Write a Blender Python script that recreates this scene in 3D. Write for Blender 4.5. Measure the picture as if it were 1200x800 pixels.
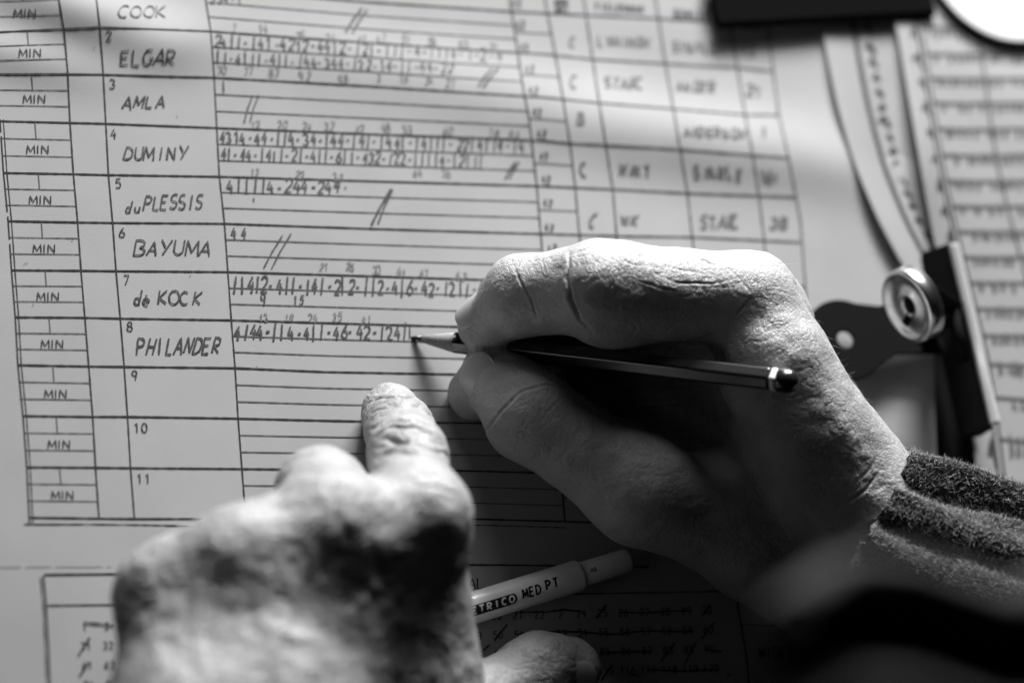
import bpy, bmesh, math, random
import numpy as np
from mathutils import Vector, Matrix, noise as mnoise
random.seed(7); rng = np.random.default_rng(7)
scene = bpy.context.scene
for o in list(bpy.data.objects): bpy.data.objects.remove(o)

# ------------------------------------------------------------------ camera
F, D = 3090.0, 0.81                      # focal length in photo pixels (1200 wide), distance to the paper at the optical centre
TH = math.radians(28.6); gx, gy = 0.66, 0.751
Nc = np.array([math.sin(TH)*gx, math.sin(TH)*gy, math.cos(TH)])      # paper normal in camera axes
v = np.array([1.0, -0.03, 0.0]); v[2] = -(Nc[0]*v[0]+Nc[1]*v[1])/Nc[2]
Xc = v/np.linalg.norm(v); Yc = np.cross(Nc, Xc)
R = np.array([Xc, Yc, Nc])               # camera axes -> world axes
CAM = R @ np.array([0, 0, D])
cam = bpy.data.cameras.new('camera'); camo = bpy.data.objects.new('camera', cam); scene.collection.objects.link(camo)
M = Matrix.Identity(4)
for i in range(3):
    for j in range(3): M[i][j] = R[i, j]
    M[i][3] = CAM[i]
camo.matrix_world = M
cam.sensor_width = 36; cam.lens = F/1200*36; cam.clip_end = 50; cam.clip_start = 0.02
cam.dof.use_dof = True; cam.dof.focus_distance = 0.774; cam.dof.aperture_fstop = 4.0; cam.dof.aperture_blades = 8
scene.camera = camo
# ------------------------------------------------------------------ light
world = bpy.data.worlds.new('World'); scene.world = world; world.use_nodes = True
bg = world.node_tree.nodes['Background']; bg.inputs[0].default_value = (1, 1, 1, 1); bg.inputs[1].default_value = 0.004
def area(name, loc, target, sx, sy, power):
    l = bpy.data.lights.new(name, 'AREA'); l.shape = 'RECTANGLE'; l.size = sx; l.size_y = sy; l.energy = power
    o = bpy.data.objects.new(name, l); scene.collection.objects.link(o); o.location = loc
    d = Vector(target)-Vector(loc); o.rotation_euler = d.to_track_quat('-Z', 'Y').to_euler(); return o
area('window_light', (0.25, 1.02, 0.40), (0, 0, 0.02), 0.50, 0.24, 47)
area('upper_fill_light', (-0.10, 1.05, .72), (0, 0, 0), 0.45, 0.30, 3.2)  # added fill lamp, lifts the paper lying in the hand's shadow
scene.view_settings.view_transform = 'Standard'; scene.view_settings.look = 'None'
scene.view_settings.exposure = 0.0; scene.view_settings.gamma = 1.0
scene.render.engine = 'CYCLES'; scene.cycles.use_denoising = True; scene.cycles.max_bounces = 6

# ------------------------------------------------------------------ photo pixel -> place in the world
def ray(px, py):
    px = np.asarray(px, float); py = np.asarray(py, float)
    d = np.stack([(px-600)/F, (400-py)/F, -np.ones_like(px)], -1) @ R.T
    return d
def P(px, py, h=0.0):                    # h in millimetres above the table sheet
    d = ray(px, py); t = (h/1000-CAM[2])/d[..., 2]
    return CAM + d*t[..., None] if d.ndim > 1 else CAM + d*t
def proj(p):
    q = (np.asarray(p)-CAM) @ R
    return np.stack([600+F*q[..., 0]/-q[..., 2], 400-F*q[..., 1]/-q[..., 2]], -1)

# ------------------------------------------------------------------ materials
def mat(name, col, rough=0.5, spec=0.5, metal=0.0, sss=0, bump=None, coat=0, var=0, vscale=60, emis=0):
    m = bpy.data.materials.new(name); m.use_nodes = True; nt = m.node_tree; b = nt.nodes['Principled BSDF']
    b.inputs['Base Color'].default_value = (col, col, col, 1); b.inputs['Roughness'].default_value = rough
    b.inputs['Specular IOR Level'].default_value = spec; b.inputs['Metallic'].default_value = metal
    if coat: b.inputs['Coat Weight'].default_value = coat; b.inputs['Coat Roughness'].default_value = .08
    tc = nt.nodes.new('ShaderNodeTexCoord')
    if sss:
        b.inputs['Subsurface Weight'].default_value = sss; b.inputs['Subsurface Radius'].default_value = (.0016, .0016, .0016); b.inputs['Subsurface Scale'].default_value = 1
    if var:
        n = nt.nodes.new('ShaderNodeTexNoise'); n.inputs['Scale'].default_value = vscale; n.inputs['Detail'].default_value = 6
        r = nt.nodes.new('ShaderNodeMapRange'); r.inputs['From Min'].default_value = .3; r.inputs['From Max'].default_value = .7
        r.inputs['To Min'].default_value = col*(1-var); r.inputs['To Max'].default_value = col*(1+var)
        nt.links.new(tc.outputs['Object'], n.inputs['Vector']); nt.links.new(n.outputs[0], r.inputs[0]); nt.links.new(r.outputs[0], b.inputs['Base Color'])
    if bump:
        prev = None
        for kind, scale, strength, dist in bump:
            if kind == 'noise':
                n = nt.nodes.new('ShaderNodeTexNoise'); n.inputs['Scale'].default_value = scale; n.inputs['Detail'].default_value = 5; out = n.outputs[0]
            else:
                n = nt.nodes.new('ShaderNodeTexVoronoi'); n.feature = 'DISTANCE_TO_EDGE'; n.inputs['Scale'].default_value = scale
                w = nt.nodes.new('ShaderNodeTexNoise'); w.inputs['Scale'].default_value = scale*.6; w.inputs['Detail'].default_value = 3
                mx = nt.nodes.new('ShaderNodeVectorMath'); mx.operation = 'MULTIPLY_ADD'; mx.inputs[1].default_value = (1.0/scale,)*3
                nt.links.new(tc.outputs['Object'], w.inputs['Vector']); nt.links.new(w.outputs['Color'], mx.inputs[0]); nt.links.new(tc.outputs['Object'], mx.inputs[2])
                nt.links.new(mx.outputs[0], n.inputs['Vector'])
                mr = nt.nodes.new('ShaderNodeMapRange'); mr.inputs['From Max'].default_value = .18; nt.links.new(n.outputs['Distance'], mr.inputs[0]); out = mr.outputs[0]
            if kind == 'noise': nt.links.new(tc.outputs['Object'], n.inputs['Vector'])
            bp = nt.nodes.new('ShaderNodeBump'); bp.inputs['Strength'].default_value = strength; bp.inputs['Distance'].default_value = dist
            nt.links.new(out, bp.inputs['Height'])
            if prev: nt.links.new(prev.outputs[0], bp.inputs['Normal'])
            prev = bp
        nt.links.new(prev.outputs[0], b.inputs['Normal'])
    return m
PAPER = mat('paper', .295, .75, .25, var=.05, vscale=40, bump=[('noise', 1400, .12, .0002)])
PAPER2 = mat('paper_back_pages', .27, .7, .25, var=.04, vscale=50)
INK = mat('printing_ink', .018, .7, .2); PENCILMARK = mat('pencil_mark', .03, .5, .4, var=.5, vscale=1500); FAINT = mat('faint_pencil_mark', .13, .6, .3, var=.4, vscale=1500)
GREYINK = mat('grey_ruling_ink', .08, .7, .2)
SKIN = mat('skin', .34, .42, .5, sss=.15, var=.14, vscale=110,
           bump=[('noise', 220, .25, .0008), ('cells', 1250, .4, .00022), ('cells', 560, .3, .00022)])
NAIL = mat('nail', .36, .3, .5, coat=.2, bump=[('noise', 300, .15, .0004)])
BLACKM = mat('black_lacquered_metal', .005, .75, .05); CHROME = mat('bright_steel', .75, .18, .5, 1.0)
LACQ = mat('pencil_lacquer', .014, .22, .6, coat=.5); WHITE = mat('white_paint', .8, .3, .5); WOOD = mat('cedar_wood', .24, .7, .3, var=.25, vscale=900)
LEAD = mat('graphite', .02, .35, .6, .3); PLASTIC = mat('white_plastic', .88, .28, .5, coat=.15, var=.04, vscale=200)
WOOL = mat('dark_wool', .03, .9, .2, var=.5, vscale=600, bump=[('noise', 900, .8, .0015)]); FIBRE = mat('wool_fibre', .27, .6, .4)
DESK = mat('black_board', .01, .6, .3); CERAMIC = mat('white_glazed_china', .45, .35, .3)
HAIR = mat('pale_hair', .5, .4, .6)

# ------------------------------------------------------------------ mesh helpers
def link(name, verts, faces, m, parent=None, smooth=True):
    me = bpy.data.meshes.new(name); me.from_pydata([tuple(map(float, q)) for q in verts], [], [tuple(map(int, f)) for f in faces]) if not isinstance(verts, np.ndarray) or len(verts) < 20000 else fast(me, verts, faces)
    me.materials.append(m)
    if smooth: me.polygons.foreach_set('use_smooth', [True]*len(me.polygons))
    me.update(); o = bpy.data.objects.new(name, me); scene.collection.objects.link(o)
    if parent:
        o.parent = parent; o.matrix_parent_inverse = Matrix.Translation(-parent.location)
    return o
def fast(me, v, f):
    f = np.asarray(f, np.int32); n = f.shape[1]
    me.vertices.add(len(v)); me.vertices.foreach_set('co', np.asarray(v, np.float32).ravel())
    me.loops.add(f.size); me.loops.foreach_set('vertex_index', f.ravel())
    me.polygons.add(len(f)); me.polygons.foreach_set('loop_start', np.arange(0, f.size, n, dtype=np.int32)); me.polygons.foreach_set('loop_total', np.full(len(f), n, np.int32))
    me.update(calc_edges=True)
def tag(o, label=None, cat=None, group=None, kind=None):
    if label: o['label'] = label
    if cat: o['category'] = cat
    if group: o['group'] = group
    if kind: o['kind'] = kind
    return o
def empty(name, loc):
    o = bpy.data.objects.new(name, None); o.location = tuple(map(float, loc)); o.empty_display_size = .01; scene.collection.objects.link(o); return o
def unit(a): a = np.asarray(a, float); return a/np.linalg.norm(a)
def lathe(a, b, prof, seg=32, hexa=False, phase=0):     # profile [(t along a->b in metres, radius)]
    a = np.asarray(a); ax = unit(np.asarray(b)-a); u = unit(np.cross(ax, [0.1, .2, 1])); w = np.cross(ax, u)
    vs, fs = [], []
    for t, r in prof:
        for k in range(seg):
            an = 2*math.pi*k/seg+phase; vs.append(a+ax*t+(u*math.cos(an)+w*math.sin(an))*r)
    for i in range(len(prof)-1):
        for k in range(seg): fs.append((i*seg+k, i*seg+(k+1) % seg, (i+1)*seg+(k+1) % seg, (i+1)*seg+k))
    fs.append(tuple(range(seg))[::-1]); fs.append(tuple((len(prof)-1)*seg+k for k in range(seg)))
    return vs, fs
def finish(o, bev=None, sub=0, solid=None):
    if solid: s = o.modifiers.new('solid', 'SOLIDIFY'); s.thickness = solid; s.offset = 0
    if bev: b = o.modifiers.new('bevel', 'BEVEL'); b.width = bev; b.segments = 3; b.limit_method = 'ANGLE'
    if sub: s = o.modifiers.new('sub', 'SUBSURF'); s.levels = sub; s.render_levels = sub
    return o

# ------------------------------------------------------------------ stroke lettering
def arc(cx, cy, rx, ry, a0, a1, n=9): return [(cx+rx*math.cos(math.radians(a0+(a1-a0)*i/n)), cy+ry*math.sin(math.radians(a0+(a1-a0)*i/n))) for i in range(n+1)]
G = {
 '0': [arc(.3, .5, .26, .5, 90, 450, 14)], '1': [[(.12, .78), (.34, 1), (.34, 0)]], 'I': [[(.3, 1), (.3, 0)]], '|': [[(.3, 1.12), (.27, -.1)]],
 '2': [arc(.3, .72, .25, .28, 160, -30, 8)+[(.05, 0), (.58, 0)]], '3': [arc(.28, .75, .24, .25, 150, -80, 8)+arc(.28, .26, .27, .26, 80, -150, 8)],
 '4': [[(.36, 1), (.04, .38), (.58, .38)], [(.42, .68), (.42, -.05)]], '5': [[(.54, 1), (.14, 1), (.1, .58)]+arc(.28, .32, .27, .32, 120, -140, 8)],
 '6': [[(.45, 1), (.2, .7)]+arc(.3, .28, .26, .28, 160, 520, 12)], '7': [[(.05, 1), (.56, 1), (.22, 0)]],
 '8': [arc(.3, .76, .21, .24, 90, 450, 10), arc(.3, .27, .26, .27, 90, 450, 12)], '9': [arc(.3, .72, .24, .28, 0, 360, 10)+[(.54, .7), (.4, 0)]],
 '-': [[(.12, .45), (.42, .47)]], '.': [[(.25, 0), (.3, .05)]], ' ': [],
 'A': [[(0, 0), (.3, 1), (.6, 0)], [(.1, .36), (.5, .36)]], 'B': [[(.06, 0), (.06, 1)]+arc(.3, .76, .24, .24, 90, -90, 6)+arc(.3, .26, .3, .26, 90, -90, 6)+[(.06, 0)]],
 'C': [arc(.34, .5, .32, .5, 55, 305, 12)], 'D': [[(.05, 0), (.05, 1)]+arc(.2, .5, .4, .5, 90, -90, 10)+[(.05, 0)]],
 'E': [[(.55, 1), (.06, 1), (.06, 0), (.56, 0)], [(.06, .52), (.46, .52)]], 'F': [[(.55, 1), (.06, 1), (.06, 0)], [(.06, .52), (.42, .52)]],
 'G': [arc(.34, .5, .32, .5, 55, 330, 12)+[(.62, .45), (.38, .45)]], 'H': [[(.05, 1), (.05, 0)], [(.56, 1), (.56, 0)], [(.05, .5), (.56, .5)]],
 'K': [[(.06, 1), (.06, 0)], [(.55, 1), (.08, .45), (.58, 0)]], 'L': [[(.08, 1), (.08, 0), (.54, 0)]], 'M': [[(.0, 0), (.04, 1), (.31, .2), (.6, 1), (.64, 0)]],
 'N': [[(.04, 0), (.04, 1), (.56, 0), (.56, 1)]], 'O': [arc(.32, .5, .31, .5, 90, 450, 14)], 'P': [[(.06, 0), (.06, 1)]+arc(.28, .74, .28, .26, 90, -90, 7)+[(.06, .48)]],
 'R': [[(.06, 0), (.06, 1)]+arc(.28, .74, .27, .26, 90, -90, 7)+[(.06, .48), (.58, 0)]], 'S': [arc(.31, .75, .25, .25, 40, 250, 8)+arc(.31, .25, .27, .25, 80, -150, 8)],
 'T': [[(.02, 1), (.6, 1)], [(.31, 1), (.31, 0)]], 'U': [[(.05, 1), (.05, .35)]+arc(.3, .3, .25, .3, 180, 360, 8)+[(.55, 1)]], 'V': [[(.02, 1), (.3, 0), (.6, 1)]],
 'W': [[(0, 1), (.16, 0), (.32, .8), (.48, 0), (.66, 1)]], 'Y': [[(.02, 1), (.3, .5)], [(.58, 1), (.22, 0)]],
 'd': [arc(.24, .25, .2, .25, 0, 360, 10), [(.5, 1.05), (.44, 0)]], 'u': [[(.06, .5), (.08, .12), (.3, 0), (.5, .2), (.52, .5), (.52, 0)]],
 'e': [[(.06, .28), (.5, .3)]+arc(.28, .26, .23, .26, 10, 310, 9)], 'è': [[(.06, .28), (.5, .3)]+arc(.28, .26, .23, .26, 10, 310, 9), [(.2, .75), (.3, .66)]],
}
class Ink:
    """strokes in photo pixels, laid on a surface function as thin ribbons"""
    def __init__(s): s.v, s.f = [], []
    def line(s, pts, w, surf, lift, step=5.0, wob=0.0, wj=0.0, gap=0.0):
        q = [np.array(pts[0], float)]
        for a, b in zip(pts[:-1], pts[1:]):
            a = np.array(a, float); b = np.array(b, float); n = max(1, int(np.linalg.norm(b-a)/step))
            for i in range(1, n+1): q.append(a+(b-a)*i/n)
        q = np.array(q)
        if wob: q = q+rng.normal(0, wob, q.shape)
        if len(q) < 2: return
        W = surf(q[:, 0], q[:, 1])
        t = np.gradient(W, axis=0); t /= np.linalg.norm(t, axis=1)[:, None]+1e-12
        n = np.cross(t, [0, 0, 1.0]); n /= np.linalg.norm(n, axis=1)[:, None]+1e-12
        ww = w/F*D/2*(1+wj*rng.uniform(-1, 1, len(q)))[:, None]
        W = W+np.array([0, 0, lift]); b0 = len(s.v)
        for l, r in zip(W+n*ww, W-n*ww): s.v += [l, r]
        for i in range(len(q)-1):
            if gap and rng.random() < gap: continue
            k = b0+2*i; s.f.append((k, k+1, k+3, k+2))
    def text(s, txt, x, y, h, adv, w, surf, lift, slope=0.0, slant=0.08, jit=0.03, wid=None, wj=.25, taper=0, prop=False):
        wid = wid or h*.95
        n = len(txt); ci = 0.0
        for i, c in enumerate(txt):
            if i and prop: ci += .5*((.45 if txt[i-1] in 'I1' else 1)+(.45 if c in 'I1' else 1))
            elif i: ci += 1
            if c not in G: continue
            jx, jy, sc = rng.normal(0, jit*h), rng.normal(0, jit*h), 1+rng.normal(0, jit*1.6); sl_ = slant+rng.normal(0, jit*(.8 if c in '|1' else 2.2)); ro = rng.normal(0, jit*1.2)
            for st in G[c]:
                pts = []
                for (a, b) in st:
                    X = x+ci*adv+jx+(a-.3)*wid*sc+.3*wid+b*h*sl_; Y = y+(ci*adv)*slope+jy-b*h*sc+a*wid*(.04 if jit else 0)-a*wid*ro
                    X += rng.normal(0, jit*h*.35); Y += rng.normal(0, jit*h*.35)
                    pts.append((X, Y))
                s.line(pts, w*(1-taper*i/max(1, n)), surf, lift, step=2.2, wj=wj)
    def build(s, name, m, parent, kind=None):
        o = link(name, s.v, s.f, m, parent, smooth=False)
        if kind: o['kind'] = kind
        return o

# ------------------------------------------------------------------ the score sheet: gently buckled paper
def sm(x): x = np.clip(x, 0, 1); return x*x*(3-2*x)
def bumpf(x, y, cx, cy, ang, lx, ly, a):
    c, s_ = math.cos(ang), math.sin(ang); u = (x-cx)*c+(y-cy)*s_; w = -(x-cx)*s_+(y-cy)*c
    return a*np.exp(-(u/lx)**2-(w/ly)**2)
def gp(px, py): q = P(px, py, 0); return q[0], q[1]
BUMPS = [(*gp(820, 175), -.10, .075, .013, .0028), (*gp(850, 95), -.05, .09, .016, -.0007), (*gp(520, 95), -.12, .07, .012, .0012), (*gp(90, 20), -.3, .03, .011, .0034),
         (*gp(200, 60), .5, .016, .009, .0009), (*gp(10, 70), -.2, .03, .008, .0014), (*gp(970, 200), 1.3, .05, .012, .0003)]
_e = gp(600, 60); RX = gp(950, 100)[0]
def H(x, y):
    z = np.full_like(x, .0006)+.0010*np.sin(x*19+.5)*np.sin(y*23+1.0)*.4
    for b in BUMPS: z = z+bumpf(x, y, *b)
    return z+.0025
def S_main(px, py):
    z = np.full(np.shape(px), .003)
    for _ in range(6):
        d = ray(px, py); t = (z-CAM[2])/d[..., 2]; w = CAM+d*t[..., None]; z = H(w[..., 0], w[..., 1])
    w[..., 2] = z; return w
def sheet(name, corners, Hf, m, parent=None, n=(170, 170), thick=None, jag=0):
    c = [np.array(P(*q)) for q in corners]; vs = []
    nu, nv = n
    U, V = np.meshgrid(np.linspace(0, 1, nu), np.linspace(0, 1, nv)); U, V = U.ravel()[:, None], V.ravel()[:, None]
    w = c[0]*(1-U)*(1-V)+c[1]*U*(1-V)+c[2]*U*V+c[3]*(1-U)*V
    w[:, 2] = Hf(w[:, 0], w[:, 1])
    f = [(j*nu+i, j*nu+i+1, (j+1)*nu+i+1, (j+1)*nu+i) for j in range(nv-1) for i in range(nu-1)]
    return link(name, w, np.array(f)[:, ::-1], m, parent)
desk = link('desk', [(-1.2, -1, -.001), (1.2, -1, -.001), (1.2, 1.1, -.001), (-1.2, 1.1, -.001)], [(0, 1, 2, 3)], DESK); tag(desk, kind='structure')
score = empty('score_sheet', P(550, 400, 0)); tag(score, 'large ruled score sheet with handwritten names and pencilled figures under both hands', 'score sheet')
sheet('page', [(-120, 960, 0), (1106, 960, 0), (1072, -120, 0), (-120, -120, 0)], H, PAPER, score, n=(230, 230))
L1, L2, L3 = .00012, .00016, .0002
V = [
 [(0, 140), (4, 200), (9.6, 259), (13.7, 318), (18, 372), (21, 427), (27, 487), (31.5, 547), (34.5, 613)],
 [(66, -40), (69, 0), (75, 34), (79.5, 87), (82, 143), (86, 203), (91, 260), (95, 317), (99.5, 372), (104, 428.5), (108.6, 487), (112, 547), (116, 607)],
 [(110, -40), (113, 0), (117, 31.5), (121, 87), (124, 144), (127, 203), (132, 261), (136, 317), (141, 373), (145.5, 429), (149.5, 488), (153, 548), (157.5, 607)],
 [(235, -40), (241, 0), (247, 37), (251, 90.5), (254, 150), (257, 206), (263, 261), (267, 318), (271, 374), (275.5, 431), (279, 490), (283.5, 548.5), (288, 608)],
 [(590, -40), (597, 0), (601.6, 27.5), (609, 79), (614, 110), (620, 139), (624, 175), (629, 218), (633.6, 275.5), (645, 400), (662, 612)],
 [(632, -40), (638.5, 0), (651, 66.5), (659.5, 115.5), (668, 168), (674, 220.5), (679, 276.5), (690, 400), (704, 612)],
 [(676, -40), (684, 0), (694.5, 70), (702, 121), (710, 170), (718, 222), (722.5, 276.5), (735, 400), (760, 612)],
 [(760, -40), (768, 0), (779.5, 75), (789, 128), (797, 175), (805.5, 226), (811, 278), (825, 400)],
 [(842, -40), (850, 0), (855.5, 28), (864, 80.5), (873, 135), (882, 182), (889, 229), (895, 278), (905, 400)],
 [(885, -40), (893, 0), (899, 31.5), (906, 84), (912.5, 135), (924, 185.5), (932.5, 231), (938, 260), (943, 330), (950, 420)]]
Hr = [
 [(-60, -16), (70, -18), (117, -18), (242, -14), (420, 2), (600, 14), (684, 18), (770, 22), (855, 27), (899, 31)],
 [(-60, 41), (0, 38), (75, 34), (117, 32), (247, 37), (340, 44), (440, 51), (537, 58), (640, 64), (694, 70), (779, 75), (864, 80), (906, 84)],
 [(-60, 88), (0, 87), (80, 87), (121, 87.5), (251, 91), (340, 96), (440, 101.5), (537, 108), (640, 114.6), (702, 121), (789, 128), (873, 135), (912, 135.5)],
 [(-1, 142), (82, 144), (124, 145), (254, 150), (440, 157.5), (537, 161), (640, 165), (668, 168), (710, 170), (797, 175), (882, 182), (924, 185)],
 [(4, 202.5), (86, 204), (127, 205), (257, 207), (440, 212.5), (629, 218), (674, 220), (718, 222), (805, 226.5), (889, 229.5), (932, 231)],
 [(10, 259), (91, 260.5), (132, 261), (263, 262), (420, 267.5), (580, 272.5), (740, 277), (811, 278), (938, 284)],
 [(14, 316.5), (95, 317), (136, 317.5), (267, 318.5), (420, 323), (572, 328), (943, 336)],
 [(18.5, 371.5), (99.5, 372), (141, 373), (271, 375), (537, 382.7), (950, 392)],
 [(21, 427.5), (104, 429), (145.5, 429.5), (275.5, 431), (380, 435.5), (542, 438.5), (940, 450)],
 [(27, 487), (108, 488), (149.5, 488), (279, 490), (380, 492.5), (562, 496), (690, 500)],
 [(31.5, 547), (112, 547.5), (153, 548), (283, 549), (542, 551.5), (700, 556)],
 [(35, 606), (116, 607), (157, 607.5), (280, 607.5), (542, 607.6), (700, 612)]]
def lerp(poly, t, ax):                   # position along a polyline with coordinate ax = t
    xs = [q[ax] for q in poly]; return float(np.interp(t, xs, [q[1-ax] for q in poly]))
def yat(r, x): return lerp(r, x, 0)
def xat(c, y): return lerp(c, y, 1)
rule = Ink(); grey = Ink()
for i, c in enumerate(V):
    if i == 0:
        rule.line(c, 1.5, S_main, L1, gap=.03); rule.line([(x+4, y) for x, y in c], 1.1, S_main, L1, wj=.3)
    else:
        rule.line(c, 1.7 if i < 4 else 2.1, S_main, L1, wj=.2)
for i, r in enumerate(Hr): rule.line(r, 1.9, S_main, L1+.00002, wj=.25)
rule.line([(28, 614), (110, 614), (160, 614.5), (225, 616), (542, 614.5), (662, 618)], 1.2, S_main, L1, wj=.4)
for a, b in zip(Hr[:-1], Hr[1:]):
    for k in (1, 2):
        # thirds inside the left column and inside the figure column
        x0 = xat(V[0], yat(a, 20)) if yat(a, 20) > 130 else -60
        seg = lambda xa, xb: [(x, yat(a, x)+(yat(b, x)-yat(a, x))*k/3) for x in np.linspace(xa, xb, 14)]
        ym = (yat(a, 90)+yat(b, 90))/2
        grey.line(seg(max(x0, -60)+2, xat(V[1], ym)), 1.1, S_main, L1, wj=.2)
        ym = (yat(a, 270)+yat(b, 270))/2
        grey.line(seg(xat(V[3], ym), xat(V[4], (yat(a, 620)+yat(b, 620))/2)), 1.35, S_main, L1, wj=.2)
    ym = (yat(a, 640)+yat(b, 640))/2
    grey.line([(x, (yat(a, x)+yat(b, x))/2) for x in np.linspace(xat(V[4], ym), xat(V[5], ym), 5)], 1.3, S_main, L1)
    xm = (max(xat(V[0], yat(a, 20)), -10)+xat(V[1], yat(a, 90)))/2+1
    if yat(a, 20) < 130: xm = {True: xm}.get(True)
    xm = [26, 32, 37, 41, 45, 48.5, 53, 57.5, 62, 66, 70][Hr.index(a)]
    grey.line([(xm, yat(a, xm)), (xm+1.4, yat(a, xm)+(yat(b, xm)-yat(a, xm))/3)], 1.2, S_main, L1)
# lower form
rule.line([(52, 673), (150, 672), (350, 667), (550, 661.5), (655, 662.5), (760, 664)], 2.2, S_main, L1, wj=.2)
rule.line([(53, 709), (145, 708), (400, 700), (550, 695), (680, 695.5), (820, 693), (960, 690)], 1.6, S_main, L1, wj=.2)
rule.line([(51, 674), (54, 709), (56.5, 755), (59.5, 830)], 1.9, S_main, L1); rule.line([(47.5, 676), (51, 715), (53, 760), (56, 830)], 1.1, S_main, L1, wj=.5)
rule.line([(862, 693), (868, 730), (874, 765), (881, 830)], 1.9, S_main, L1); rule.line([(868, 731), (920, 733), (990, 738)], 1.4, S_main, L1)
grey.line([(-40, 665), (50, 664), (130, 664)], .7, S_main, L1, gap=.2)
rule.build('printed_rules', INK, score); grey.build('fine_rules', GREYINK, score)
pr = Ink()
def word(name, m, *a, **k):
    w_ = Ink(); w_.text(*a, **k); return w_.build(name, m, score)
NAMEINK = mat('dark_pencil_names', .02, .5, .4, var=.4, vscale=1200)
mins = [(16, 20.5), (22, 67), (27, 121), (31, 180), (34, 239), (38.5, 296), (43, 352), (48, 407.6), (52, 466), (56, 525), (60, 584.5)]
for x, y in mins: word('min_caption', INK, 'MIN', x+.5, y, 9.6, 11.6, 1.25, S_main, L2, slope=.01, slant=.0, jit=0, wid=14.5, wj=0, prop=True)
for t, x, y in [('2', 124, 47.5), ('3', 128, 104), ('4', 129.5, 162.5), ('5', 135, 220.5), ('6', 139.5, 278), ('7', 144.5, 333.5), ('8', 148.5, 388), ('9', 154, 445), ('10', 156.5, 506.5), ('11', 160, 566)]:
    word('row_number', INK, t, x, y, 10.8, 9.2, 1.4, S_main, L2, slant=0, jit=0, wid=11.5, wj=0)
def ny(r, x): return 734-.0262*(x-100)+22.6*r
def nx(i): return 100+25.9*i-.026*i*i
for r in range(4):
    for i in range(30):
        n = str(r*30+i+1); x = nx(i)+r*1.6
        if r == 0 and i == 22: n = '2'
        pr.text(n, x-3.4*len(n), ny(r, x)+4, 8.3, 6.6, 1.2, S_main, L2, slant=0, jit=0, wid=8.2, wj=0)
pr.text('TOTAL', 523, 690, 12.5, 8.8, 1.6, S_main, L2, slope=-.01, slant=0, jit=0, wid=12.5, wj=0)
pr.text('WIDES', 889, 771, 13, 8.6, 1.7, S_main, L2, slant=0, jit=0, wid=12, wj=0)
for t, x, y, h in [('HOW', 650, 6, 7), ('OUT', 651, 15, 7), ('FIELDSMAN', 698, 12, 8), ('BOWLER', 790, 21, 9), ('RUNS', 868, 34, 8)]: pr.text(t, x, y, h, h*.8, 2, S_main, L2, slope=.06, slant=0, jit=0, wid=h*.75)
pr.build('printed_lettering', INK, score, 'stuff')
hw = Ink()
for t, x, y, h, adv, wd in [('COOK', 137, 20.5, 13.5, 15, 15), ('ELGAR', 140, 76, 17, 13.3, 14), ('AMLA', 143, 127, 14.5, 13, 14), ('DUMINY', 144, 187, 15, 12.7, 13.5),
        ('du', 147, 249, 13, 9, 11), ('PLESSIS', 168, 245.5, 16, 10, 12), ('BAYUMA', 155.5, 299, 16.5, 15.6, 15), ('dè', 157, 357, 15, 10, 13), ('KOCK', 185, 356, 15, 13, 14), ('PHILANDER', 160, 414, 18, 10.9, 13)]:
    word('written_name', NAMEINK, t, x, y, h, adv, 1.9 if y < 380 else 2.1, S_main, L3, slope=-.004, slant=.18, jit=.033, wid=adv*1.34)
sc = Ink(); fs = Ink(); fs2 = Ink()
rows = [('24||-|41-4212-44|2-|2|-|||-4-|1|4-1-2-4', 250, 55, 13, 8.7, 1.9, .05), ('||-4|||-4||-|44-344-|22-14-||-44-22', 252, 74, 12, 8.0, 1.7, .045),
        ('4314-44-||4-34-|44-|4|-|44|-|4|||-22|4||4-|4', 257, 167, 13.5, 8.15, 2.0, .03), ('4|-44-|4||-2|-4||-6||-432-|22-||||4-|2|||', 258, 186.5, 12.5, 7.55, 1.9, .03),
        ('4||||4-244-244-', 266, 225, 14, 9.6, 2.1, .01), ('||4|2-4||-|4|-2|2-||2-4|6-42-|2||-6', 272, 341.5, 16, 8.5, 2.2, .016), ('4|44-||4-4||-46-42-|24|', 274, 397, 15, 8.95, 2.3, -.002)]
for t, x, y, h, adv, w, sl in rows: word('score_line', PENCILMARK, t, x, y, h, adv, w*1.05, S_main, L3, slope=sl, slant=.05, jit=.04, wid=adv*1.34, taper=.2)
sc.text('44', 270, 280, 12, 12, 2.0, S_main, L3, wid=9); sc.text('|', 259, 107, 11, 8, 1.7, S_main, L3, slant=-.1); sc.text('234-|', 246, 4, 10, 8, 2, S_main, L3)
for a, b, w in [((405, 38), (424, 10), 2.4), ((413, 39), (430, 12), 2.2), ((286, 144), (296, 112), 1.7), ((293, 143), (303, 112), 1.7), ((435, 264), (458, 222), 2.6), ((443, 262), (460, 222), 2.4), ((309, 314), (331, 276), 1.6), ((318, 315), (341, 274), 1.6),
                ((560, 102), (577, 80), 2.2), ((566, 103), (584, 80), 2.2), ((592, 210), (604, 190), 2.2), ((597, 209), (608, 190), 1.8)]: sc.line([a, ((a[0]+b[0])/2-1, (a[1]+b[1])/2), b], w, S_main, L3, wj=.3)
sc.line([(480, 383), (480, 396)], 1.6, S_main, L3); sc.line([(297, 232), (297.5, 236)], 1.5, S_main, L3)
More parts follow.
